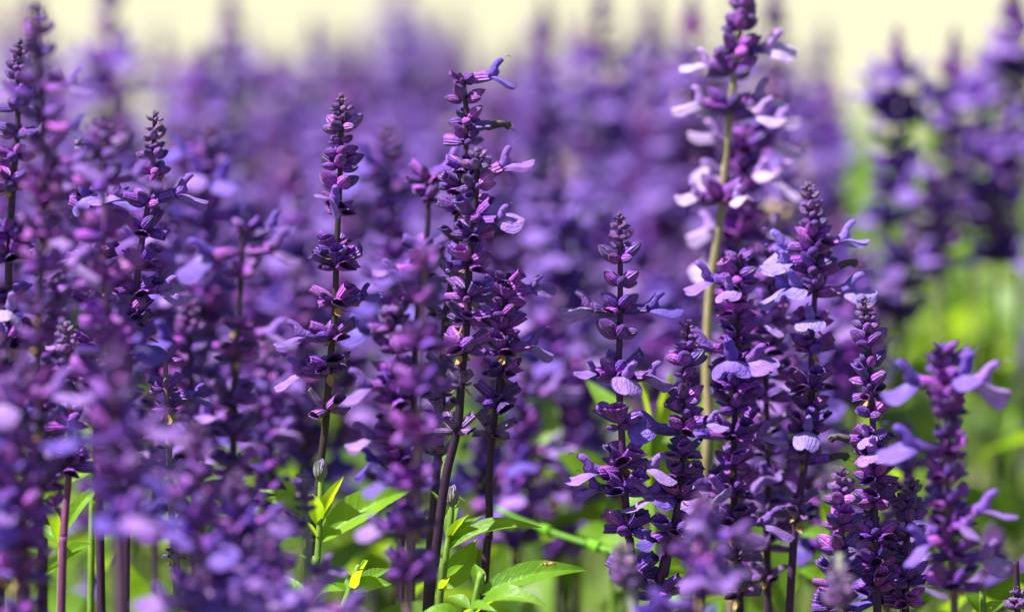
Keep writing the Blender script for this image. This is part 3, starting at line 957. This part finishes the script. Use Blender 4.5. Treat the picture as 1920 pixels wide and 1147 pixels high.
# ------------------------------------------------------------------ blurred spikes filling the back of the bed
WH = {}
for kind in 'bcos':
    WH[kind] = []
    for i in range(5):
        r_ = random.Random(9000 + ord(kind) * 10 + i)
        b = MB()
        for (az, el, L, dz) in whorl_layout(kind, 0.0058, 7, r_):
            q = Vector((math.cos(az) * .0006, math.sin(az) * .0006, dz))
            b.add(r_.choice(CAL_LO[kind]), frame(q, az, el, 0, L), 0)
        if kind in 'co':
            for k in range(r_.choice((1, 2, 2, 3)) if kind == 'o' else r_.choice((2, 3, 4))):
                az = r_.uniform(0, 6.28)
                el = r_.uniform(0, .3)
                m = frame(Vector((0, 0, 0)), az, el, 0, 0.0062)
                b.add(r_.choice(CAL_LO['o']), m, 0)
                m2 = m @ Matrix.Translation((0.82, 0, 0)) @ Matrix.Scale(1.1 / 0.0062, 4)
                b.add(r_.choice(UPP_LO), m2, 1)
                b.add(r_.choice(LOW_LO), m2, 1)
        WH[kind].append(b.mesh('flower_whorl', [M_CALYX, M_LIPC]))
TIP = []
for i in range(4):
    r_ = random.Random(9700 + i)
    b = MB()
    for lev in range(6):
        wdt = 0.0011 + 0.00075 * lev
        for (az, el, L, dz) in whorl_layout('b', wdt, 5, r_):
            b.add(r_.choice(CAL_LO['b']), frame(Vector((0, 0, dz - 0.0026 * lev)), az, el + .3 * (1 - lev / 6), 0, L), 0)
    TIP.append(b.mesh('bud_tip', [M_CALYX]))


def far_spike(top, length, label, group, seed, gap=0.0105, lean=None, budded=False):
    r_ = random.Random(seed)
    lx, ly = lean if lean else (r_.uniform(-.02, .02), r_.uniform(-.02, .02))
    base = Vector((top.x + lx, top.y + ly, 0.008))
    mid = top.lerp(base, 0.45) + Vector((r_.uniform(-.008, .008), 0, 0))
    P = Path([top, mid, base])
    root = bpy.data.objects.new('salvia_spike', None)
    col.objects.link(root)
    root.location = base
    root.empty_display_size = 0.02
    tag(root, label, 'flower spike', group)
    tube = t_tube(P.p, 0.0008, 0.0015, 5)
    link('stem', tmesh('stem', (tube[0] - np.array(base), tube[1], tube[2]), [M_STEM]), root, None, r_.choice(((0.08, 0.04, 0.09), (0.13, 0.10, 0.08), (0.16, 0.17, 0.07))))
    link('bud_tip', r_.choice(TIP), root, Matrix.Translation(top - base) @ Matrix.Rotation(r_.uniform(0, 6.28), 4, 'Z'), tone('b', r_, .35))
    z = top.z - 0.017
    zb = top.z - length
    hue = r_.uniform(0, 1)
    while z > zb:
        t = (top.z - z) / length
        kind = 'c' if t < 0.4 else ('o' if t < 0.85 or r_.random() < .5 else 's')
        if t < 0.22:
            kind = 'b'
        if budded and r_.random() < 0.55:
            kind = 'b' if t < .5 else 's'
        p = P.at_z(z)
        c = tone(kind, r_)
        if r_.random() < 0.05:
            c = (0.45, 0.38, 0.28)
        c = (c[0] * (0.85 + .3 * hue), c[1], c[2] * (1.15 - .25 * hue))
        s = min(1.12, (0.62 if budded else 0.68) + t * 1.8) * r_.uniform(0.92, 1.12)
        link('flower_whorl', r_.choice(WH[kind]), root, Matrix.Translation(p - base) @ Matrix.Rotation(r_.uniform(0, 6.28), 4, 'Z') @ Matrix.Scale(s, 4), c)
        z -= gap * (0.7 + 0.5 * t) * r_.uniform(.8, 1.25)
    return root


# spikes whose tips stand clear against the pale ground beyond
clear = [(207, -70, 2.15, .135), (430, -30, 2.3, .13), (587, 30, 2.5, .12), (845, 62, 2.4, .12), (1020, -10, 2.25, .13), (1095, 25, 2.3, .12), (1128, -40, 2.2, .13), (1222, -20, 2.4, .13),
         (1298, -25, 2.1, .14), (1452, -40, 2.1, .14), (1545, 40, 2.35, .13), (1682, 52, 1.97, .068), (1790, 55, 2.02, .075), (1836, 85, 2.1, .07), (1900, -50, 2.0, .08), (665, 60, 2.6, .11), (62, -30, 2.4, .12),
         (520, 80, 2.6, .11), (745, -60, 2.9, .11), (300, 40, 2.7, .11), (350, 90, 2.6, .11), (1170, 110, 2.3, .12), (955, 130, 2.5, .11), (905, 150, 2.6, .11), (1878, 200, 1.98, .055), (1560, 140, 2.2, .13), (1250, 60, 2.5, .12), (690, 100, 2.4, .12), (1705, 400, 1.93, .04), (1745, 300, 1.97, .045)]
KL = near_labels([(a[0], a[1]) for a in clear], '@far blurred salvia spike rising against pale ground behind ')
for i, (x, y, d, ln) in enumerate(clear):
    far_spike(at(x, y, d), ln, KL[i], 'tall blurred spikes against the pale ground', 2000 + i, budded=x > 1640, gap=0.0075 if x > 1640 else 0.0105)
n_far = 0
k = 0
while n_far < 185 and k < 3000:
    k += 1
    d = math.sqrt(rnd.uniform(1.85 ** 2, 3.5 ** 2))
    px = rnd.uniform(-140, 2060)
    if px > 1590 and (rnd.random() < 0.78 or d < 2.15):
        continue
    if px < 400 and d > 2.6 and rnd.random() < 0.3:
        continue
    zt = max(0.43, min(0.525, rnd.gauss(0.478, 0.022)))
    if px > 1590:
        zt -= 0.02
    p = at(px, 500, d)
    p.z = zt
    far_spike(p, rnd.uniform(.085, .13), 'blurred salvia spike in the crowded purple mass at the back of the bed', 'spikes crowding the back of the bed', 3000 + n_far)
    n_far += 1

# ------------------------------------------------------------------ leafy shoots in the sharp zone


def leaf_obj(parent, base, b_px, t_px, d0, d1, wpx, roll, fold, bend, seed, mat=None):
    """leaf blade from pixel b_px to t_px; roll turns the upper face (0 = up)"""
    A = at(b_px[0], b_px[1], d0)
    B = at(t_px[0], t_px[1], d1)
    X = B - A
    L = X.length
    X.normalize()
    Z = Vector((0, 0, 1)) - X * X.z
    if Z.length < 0.2:
        Z = Vector((0, -1, 0)) - X * X.dot(Vector((0, -1, 0)))
    Z.normalize()
    Z = Matrix.Rotation(roll, 3, X) @ Z
    Y = Z.cross(X)
    m = Matrix((X, Y, Z)).transposed().to_4x4()
    m.translation = A - base
    W = wpx * d0 / FPX
    me = tmesh('leaf', t_leaf(L, W, fold, bend, seed, 22, True, 4), [mat or M_LEAF])
    return link('leaf', me, parent, m)


def shoot(px_pts, d, leaves, label, seed, bud=None, stem=(0.14, 0.24, 0.035), r=0.0011, group=None, mat=None):
    r_ = random.Random(seed)
    pts = stem_path(px_pts, d, r_)
    P = Path(pts)
    base = P.p[-1].copy()
    base.z = 0.008
    root = bpy.data.objects.new('leafy_shoot', None)
    col.objects.link(root)
    root.location = base
    root.empty_display_size = 0.02
    tag(root, label, 'leafy shoot', group)
    tube = t_tube(P.p, r * 0.7, r * 1.2, 8, 0.06)
    link('stem', tmesh('stem', (tube[0] - np.array(base), tube[1], tube[2]), [M_STEM]), root, None, stem)
    for i, (b_px, t_px, dd0, dd1, wpx, roll, fold, bend) in enumerate(leaves):
        leaf_obj(root, base, b_px, t_px, d + dd0, d + dd1, wpx, roll, fold, bend, seed * 20 + i, mat)
    if bud:
        for k in range(6):
            q = at(bud[0], bud[1], d)
            az = k * 1.05
            link('bud', CAL['c'][k % 8], root, frame(q - base, az, 1.38, 0, 0.0056), (0.12, 0.15, 0.13))
        link('bud', CAL['b'][0], root, frame(at(bud[0], bud[1] - 4, d) - base, 0, 1.55, 0, 0.0056), (0.20, 0.17, 0.30))
    return root


shoot([(602, 890), (601, 930), (598, 1010), (592, 1080), (586, 1147)], 1.585, [
    ((603, 1012), (778, 917), 0, .006, 34, 0.75, 0.55, 0.10),
    ((600, 985), (645, 893), 0, -.004, 15, -0.5, 0.5, 0.06),
    ((597, 985), (586, 925), 0, -.008, 15, 0.2, 0.4, 0.05),
    ((596, 1010), (560, 975), 0, -.01, 5, 0, 0.4, 0.1),
    ((600, 1008), (607, 955), 0, .006, 8, 0.4, 0.4, 0.0),
    ((592, 1080), (560, 1040), 0, .01, 9, 0.2, 0.5, 0.1),
    ((588, 1130), (645, 1108), 0, -.012, 16, 0.6, 0.5, 0.12),
    ((588, 1147), (500, 1080), 0, .012, 16, -0.4, 0.4, 0.15),
], 'yellow green leafy shoot with round bud against a dark bare stem', 51, bud=(601, 900))
shoot([(580, 935), (577, 1000), (575, 1147)], 1.63, [
    ((580, 962), (492, 936), 0, 0, 16, -0.9, 0.5, 0.12),
    ((578, 950), (527, 900), 0, .004, 14, -0.6, 0.4, 0.08),
    ((578, 950), (486, 920), .008, .012, 12, -0.5, 0.4, 0.08),
], 'small pointed green leaves behind the very young pale bud spike', 52)
shoot([(668, 1098), (655, 1120), (640, 1147)], 1.60, [
    ((672, 1100), (690, 1050), 0, -.008, 26, 0.9, 0.45, 0.05),
    ((668, 1100), (732, 1066), 0, .004, 16, 0.5, 0.5, 0.05),
    ((664, 1105), (735, 1095), 0, -.004, 17, 0.9, 0.4, 0.08),
    ((660, 1110), (625, 1070), 0, .006, 17, -0.5, 0.4, 0.05),
], 'low sprig of folded green leaves beneath the widely spaced spike', 53)
shoot([(848, 935), (846, 970), (838, 1030), (830, 1090), (822, 1147)], 1.60, [
    ((840, 1030), (1018, 992), 0, -.004, 21, 0.55, 0.55, 0.14),
    ((840, 1025), (905, 968), 0, .006, 12, 0.3, 0.5, 0.1),
    ((842, 1020), (880, 965), 0, -.004, 12, -0.3, 0.5, 0.1),
    ((842, 1015), (862, 930), 0, .008, 13, -0.2, 0.4, 0.08),
    ((836, 1100), (892, 1012), 0.012, .008, 26, 1.6, 0.3, -0.20),
    ((838, 1010), (800, 915), .01, .01, 9, -0.5, 0.4, 0.2),
    ((838, 930), (872, 940), .004, .004, 7, 0.3, 0.4, 0.1),
    ((834, 1090), (870, 1060), 0, .01, 9, 0.2, 0.4, 0.1),
    ((828, 1110), (848, 1080), 0, -.008, 10, 0.2, 0.4, 0.1),
], 'fresh green shoot with long drooping leaf hugging the thick dark stem', 54, bud=(848, 948), stem=(0.13, 0.22, 0.035))
shoot([(905, 1085), (900, 1110), (880, 1180)], 1.58, [
    ((902, 1112), (1104, 1070), 0, .004, 26, 0.75, 0.42, 0.11),
    ((898, 1105), (890, 1058), 0, .008, 14, 0.1, 0.4, 0.1),
    ((890, 1150), (1028, 1140), 0, -.012, 26, 0.55, 0.5, 0.20),
    ((880, 1140), (838, 1118), 0, .005, 14, -0.4, 0.4, 0.1),
    ((872, 1165), (935, 1150), 0, -.016, 16, 0.6, 0.4, 0.2),
    ((868, 1165), (790, 1150), 0, .0, 18, -0.6, 0.4, 0.2),
], 'low shoot with long bright leaves, one carrying a hoverfly', 55)
shoot([(118, 985), (116, 1040), (112, 1147)], 1.62, [
    ((110, 1020), (70, 935), 0, -.006, 26, -1.0, 0.3, 0.05),
    ((118, 1000), (205, 903), 0, .004, 14, 0.7, 0.5, 0.16),
    ((118, 1020), (52, 985), 0, .01, 13, -0.6, 0.4, 0.1),
    ((116, 1060), (75, 1085), 0, -.012, 8, -0.8, 0.4, 0.2),
    ((116, 1050), (170, 1020), 0, .01, 13, 0.4, 0.4, 0.1),
], 'broad rounded green leaf and narrow bright leaf under the magenta stemmed spike', 56)
shoot([(40, 870), (38, 920), (35, 1147)], 1.66, [
    ((40, 905), (12, 868), 0, 0, 16, -0.6, 0.4, 0.1), ((40, 915), (88, 880), 0, 0, 14, 0.5, 0.4, 0.1), ((38, 930), (28, 890), 0, -.01, 16, -0.2, 0.4, 0.1),
    ((45, 870), (46, 838), 0, 0, 9, 0, 0.4, 0.1), ((36, 960), (95, 925), 0, 0.01, 16, 0.5, 0.4, 0.1),
], 'small green leaves glimpsed among blurred dark spikes at bed edge', 57)
shoot([(180, 800), (176, 860), (170, 1147)], 1.64, [
    ((178, 845), (140, 820), 0, 0, 15, -0.5, 0.4, 0.1), ((178, 845), (206, 815), 0, 0, 12, 0.5, 0.4, 0.1), ((176, 880), (130, 905), 0, 0, 15, -0.7, 0.4, 0.1),
    ((172, 930), (225, 1000), 0, 0, 15, 0.7, 0.4, 0.1)],
  'little green leaf pair between blurred purple spikes', 58)
shoot([(1212, 730), (1218, 800), (1225, 900), (1230, 1147)], 1.70, [
    ((1216, 850), (1098, 712), 0, .01, 24, -0.9, 0.3, 0.08),
    ((1216, 850), (1190, 700), 0, -.01, 18, -1.2, 0.3, 0.05),
    ((1220, 840), (1258, 690), 0, .01, 20, 1.1, 0.3, 0.05),
    ((1218, 860), (1330, 740), 0, .012, 22, 0.9, 0.3, 0.12),
    ((1222, 920), (1165, 815), 0, -.006, 22, -1.0, 0.3, 0.05),
    ((1222, 920), (1300, 850), 0, .006, 22, 1.0, 0.3, 0.05),
    ((1226, 960), (1160, 900), 0, .01, 22, -1.0, 0.3, 0.05),
    ((1226, 1000), (1330, 960), 0, .01, 24, 0.9, 0.3, 0.1),
    ((1226, 1040), (1120, 1010), 0, .01, 24, -0.9, 0.3, 0.1),
    ((1226, 1080), (1300, 1060), 0, .01, 24, 0.9, 0.3, 0.1),
], 'soft yellow green leafy shoot between the open armed spike and leaning spike', 59)
shoot([(1140, 900), (1142, 960), (1148, 1147)], 1.76, [
    ((1145, 905), (1040, 850), 0, -.006, 34, -1.1, 0.12, 0.06), ((1142, 920), (1190, 860), 0, 0, 22, 0.8, 0.3, 0.05), ((1144, 1000), (1080, 1000), 0, 0, 22, -0.8, .3, .05)],
  'broad pale green leaf blurred behind the open armed spike', 60)
shoot([(1560, 920), (1556, 980), (1550, 1147)], 1.70, [
    ((1556, 985), (1602, 915), 0, 0, 15, 0.9, 0.3, 0.1), ((1554, 1000), (1500, 1005), 0, 0, 15, -0.8, 0.3, 0.1), ((1554, 990), (1540, 920), 0, 0, 16, -0.8, 0.3, 0.1),
    ((1552, 1040), (1600, 1000), 0, 0, 18, 0.8, 0.3, 0.1), ((1552, 1090), (1490, 1070), 0, 0, 18, -0.8, 0.3, 0.1), ((1550, 1100), (1530, 1030), 0, 0, 18, -.8, .3, .1)],
  'soft green leaves behind the low young spike of closed buds', 61)
shoot([(1840, 1120), (1842, 1140), (1845, 1200)], 1.62, [
    ((1842, 1150), (1800, 1100), 0, 0, 16, -0.8, 0.3, 0.1), ((1842, 1150), (1880, 1128), 0, 0, 12, 0.8, 0.3, 0.1)],
  'green leaf tips at the foot of the lone broad flowered spike', 62)
shoot([(300, 1120), (298, 1150), (292, 1250)], 1.60, [
    ((296, 1150), (262, 1128), 0, 0, 12, -0.6, 0.3, 0.1), ((298, 1148), (372, 1138), 0, 0, 22, 0.9, 0.4, 0.2), ((298, 1145), (330, 1120), 0, 0.01, 14, 0.5, 0.4, 0.1)],
  'green leaves at the foot of the thin nearly spent spike', 63)

# leaning green grass stalk behind the leaves
gp = [at(x, y, d) for (x, y, d) in ((930, 952, 1.73), (985, 978, 1.715), (1060, 1006, 1.70), (1155, 1038, 1.69), (1245, 1085, 1.68))]
gp += [Vector((0.075, 1.665, 0.30)), Vector((0.10, 1.66, 0.15)), Vector((0.105, 1.66, 0.0))]
gpp = catmull(gp, 6)
gb = MB()
gb.add(t_tube(gpp, 0.0006, 0.0016, 8))
for kx in (9, 15, 24):
    gb.add(t_tube([gpp[kx] + (gpp[kx - 1] - gpp[kx]).normalized() * 0.0012, gpp[kx], gpp[kx + 1]], 0.0013 + 0.00003 * kx, 0.0014 + 0.00003 * kx, 8))
go = link('grass_stalk', gb.mesh('grass_stalk', [M_STEM]), None, None, (0.10, 0.27, 0.012))
tag(go, 'bare green jointed stalk leaning across behind the bright leaves', 'stalk')

# ------------------------------------------------------------------ insects
M_BODY = mat_plain('fly_body', (0.02, 0.018, 0.02), 0.35)
M_AMBER = mat_plain('hoverfly_amber', (0.55, 0.30, 0.03), 0.35)
M_WING = mat_plain('fly_wing', (0.45, 0.42, 0.38), 0.2, 0.35)


def t_ball(cx, cy, cz, rx, ry, rz, nr=7, ns=10):
    V, UV = [], []
    for i in range(nr):
        a = math.pi * i / (nr - 1)
        for j in range(ns):
            b = 2 * math.pi * j / ns
            s = max(0.02, math.sin(a))
            V.append((cx - rx * math.cos(a), cy + ry * s * math.cos(b), cz + rz * s * math.sin(b)))
            UV.append((j / ns, i / (nr - 1)))
    return np.array(V), [tuple(reversed(f)) for f in grid_faces(nr, ns, True)], np.array(UV)


def insect(name, pos, rot, s, label, cat, striped):
    root = bpy.data.objects.new(name, None)
    col.objects.link(root)
    root.location = pos
    root.rotation_euler = rot
    root.empty_display_size = 0.003
    tag(root, label, cat)
    S_ = Matrix.Scale(s, 4)

    def part(nm, items, mats):
        b = MB()
        for t, mi in items:
            b.add(t, S_, mi)
        return link(nm, b.mesh(nm, mats), root)
    ab = []
    for k in range(5):
        x = -0.6 - k * 0.42
        rr = (0.42, 0.46, 0.42, 0.32, 0.18)[k]
        ab.append((t_ball(x, 0, 0.55 - .03 * k, 0.27, rr, rr * .8), k % 2))
    part('abdomen', ab, [M_AMBER if striped else M_BODY, M_BODY])
    part('thorax', [(t_ball(0, 0, 0.65, .55, .48, .46), 0)], [M_AMBER if striped else M_BODY])
    h = part('head', [(t_ball(.72, 0, .62, .28, .42, .36), 0)], [M_BODY])
    for sy in (-1, 1):
        w_ = t_leaf(2.4, .42, .05, .03, 5 + sy, 9, False, 2)
        m = Matrix.Translation((0.1, sy * .3, 0.95)) @ Matrix.Rotation(math.pi - sy * 0.45, 4, 'Z') @ Matrix.Rotation(-.12, 4, 'Y')
        A = np.array(m)
        w_ = (w_[0] @ A[:3, :3].T + A[:3, 3], w_[1], w_[2])
        part('wing', [(w_, 0)], [M_WING])
        for lx in (-.35, .05, .4):
            pts = [Vector((lx, sy * .3, .5)), Vector((lx * 1.6, sy * .8, .55)), Vector((lx * 2.2, sy * 1.05, 0.0))]
            part('leg', [(t_tube(pts, .06, .03, 4), 0)], [M_BODY])
    return root


insect('hoverfly', at(1034, 1062, 1.572), (0, 0.06, math.radians(5)), 0.00125, 'tiny amber striped hoverfly perched on a bright green leaf', 'hoverfly', True)
insect('small_fly', at(284, 640, 1.59), (0, -0.3, math.radians(160)), 0.0009, 'tiny dark fly on the top flower of the thin nearly spent spike', 'fly', False)

# ------------------------------------------------------------------ leaf cover and the rest of the bed
def cover():
    r_ = random.Random(77)
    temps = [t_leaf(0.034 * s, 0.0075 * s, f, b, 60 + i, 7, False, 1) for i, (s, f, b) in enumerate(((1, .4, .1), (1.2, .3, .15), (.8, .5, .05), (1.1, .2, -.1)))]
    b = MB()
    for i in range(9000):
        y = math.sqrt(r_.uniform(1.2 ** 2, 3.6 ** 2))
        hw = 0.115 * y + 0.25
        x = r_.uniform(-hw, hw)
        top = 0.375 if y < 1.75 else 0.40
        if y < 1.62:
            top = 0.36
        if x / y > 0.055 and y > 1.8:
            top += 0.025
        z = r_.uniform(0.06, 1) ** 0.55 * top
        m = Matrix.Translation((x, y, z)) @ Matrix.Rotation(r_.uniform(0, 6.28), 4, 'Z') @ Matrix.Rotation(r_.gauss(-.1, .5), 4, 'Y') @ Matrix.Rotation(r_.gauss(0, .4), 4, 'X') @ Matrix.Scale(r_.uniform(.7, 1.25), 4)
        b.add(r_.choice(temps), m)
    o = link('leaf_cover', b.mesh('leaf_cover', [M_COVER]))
    tag(o, 'dense green salvia foliage covering the bed below the spikes', 'foliage', kind='stuff')


cover()


def mass():
    r_ = random.Random(78)
    kinds = []
    for v in range(4):
        b = MB()
        z = 0
        L = 0.11
        while z < L:
            t = z / L
            k = 'b' if t < .3 else ('c' if t < .55 else 'o')
            W = 0.0014 + 0.0048 * min(1, t * 2.6)
            for (az, el, Lc, dz) in whorl_layout(k, W, 5, r_):
                b.add(r_.choice(CAL_XLO[k]), frame(Vector((0, 0, dz - z)), az, el, 0, Lc), 0)
            if t > .3 and r_.random() < .6:
                m2 = frame(Vector((0, 0, -z)), r_.uniform(0, 6.28), .1, 0, 1.1) @ Matrix.Translation((.005, 0, 0))
                b.add(r_.choice(LOW_LO), m2, 1)
            z += W * 1.5
        b.add(t_tube([Vector((0, 0, 0)), Vector((0, 0, -.25)), Vector((0, 0, -.5))], .0008, .0015, 4), None, 2)
        kinds.append((np.concatenate(b.V), b.F, np.concatenate(b.UV), b.MI))
    big = MB()
    cnt = 0
    while cnt < 260:
        y = r_.uniform(0.75, 3.5)
        x = r_.uniform(-0.9, 0.9)
        if y < 1.25 and abs(x) < 0.26:
            continue
        if abs(x) < 0.092 * y + 0.05:
            continue
        if y < 1.9 and x < 0 and x > -0.45:
            continue
        V, F, UV, MI = r_.choice(kinds)
        m = Matrix.Translation((x, y, r_.gauss(.47, .025))) @ Matrix.Rotation(r_.uniform(0, 6.28), 4, 'Z') @ Matrix.Rotation(r_.gauss(0, .05), 4, 'X')
        A = np.array(m)
        k0 = big.n
        big.V.append(V @ A[:3, :3].T + A[:3, 3])
        big.UV.append(UV)
        big.F += [tuple(k0 + i for i in f) for f in F]
        big.MI += MI
        big.n += len(V)
        cnt += 1
    o = link('salvia_mass', big.mesh('salvia_mass', [M_CALYX, M_LIPC, M_STEM]), None, None, (0.16, 0.04, 0.26))
    tag(o, 'purple salvia spikes of the bed continuing to either side', 'flower spikes', kind='stuff')


mass()
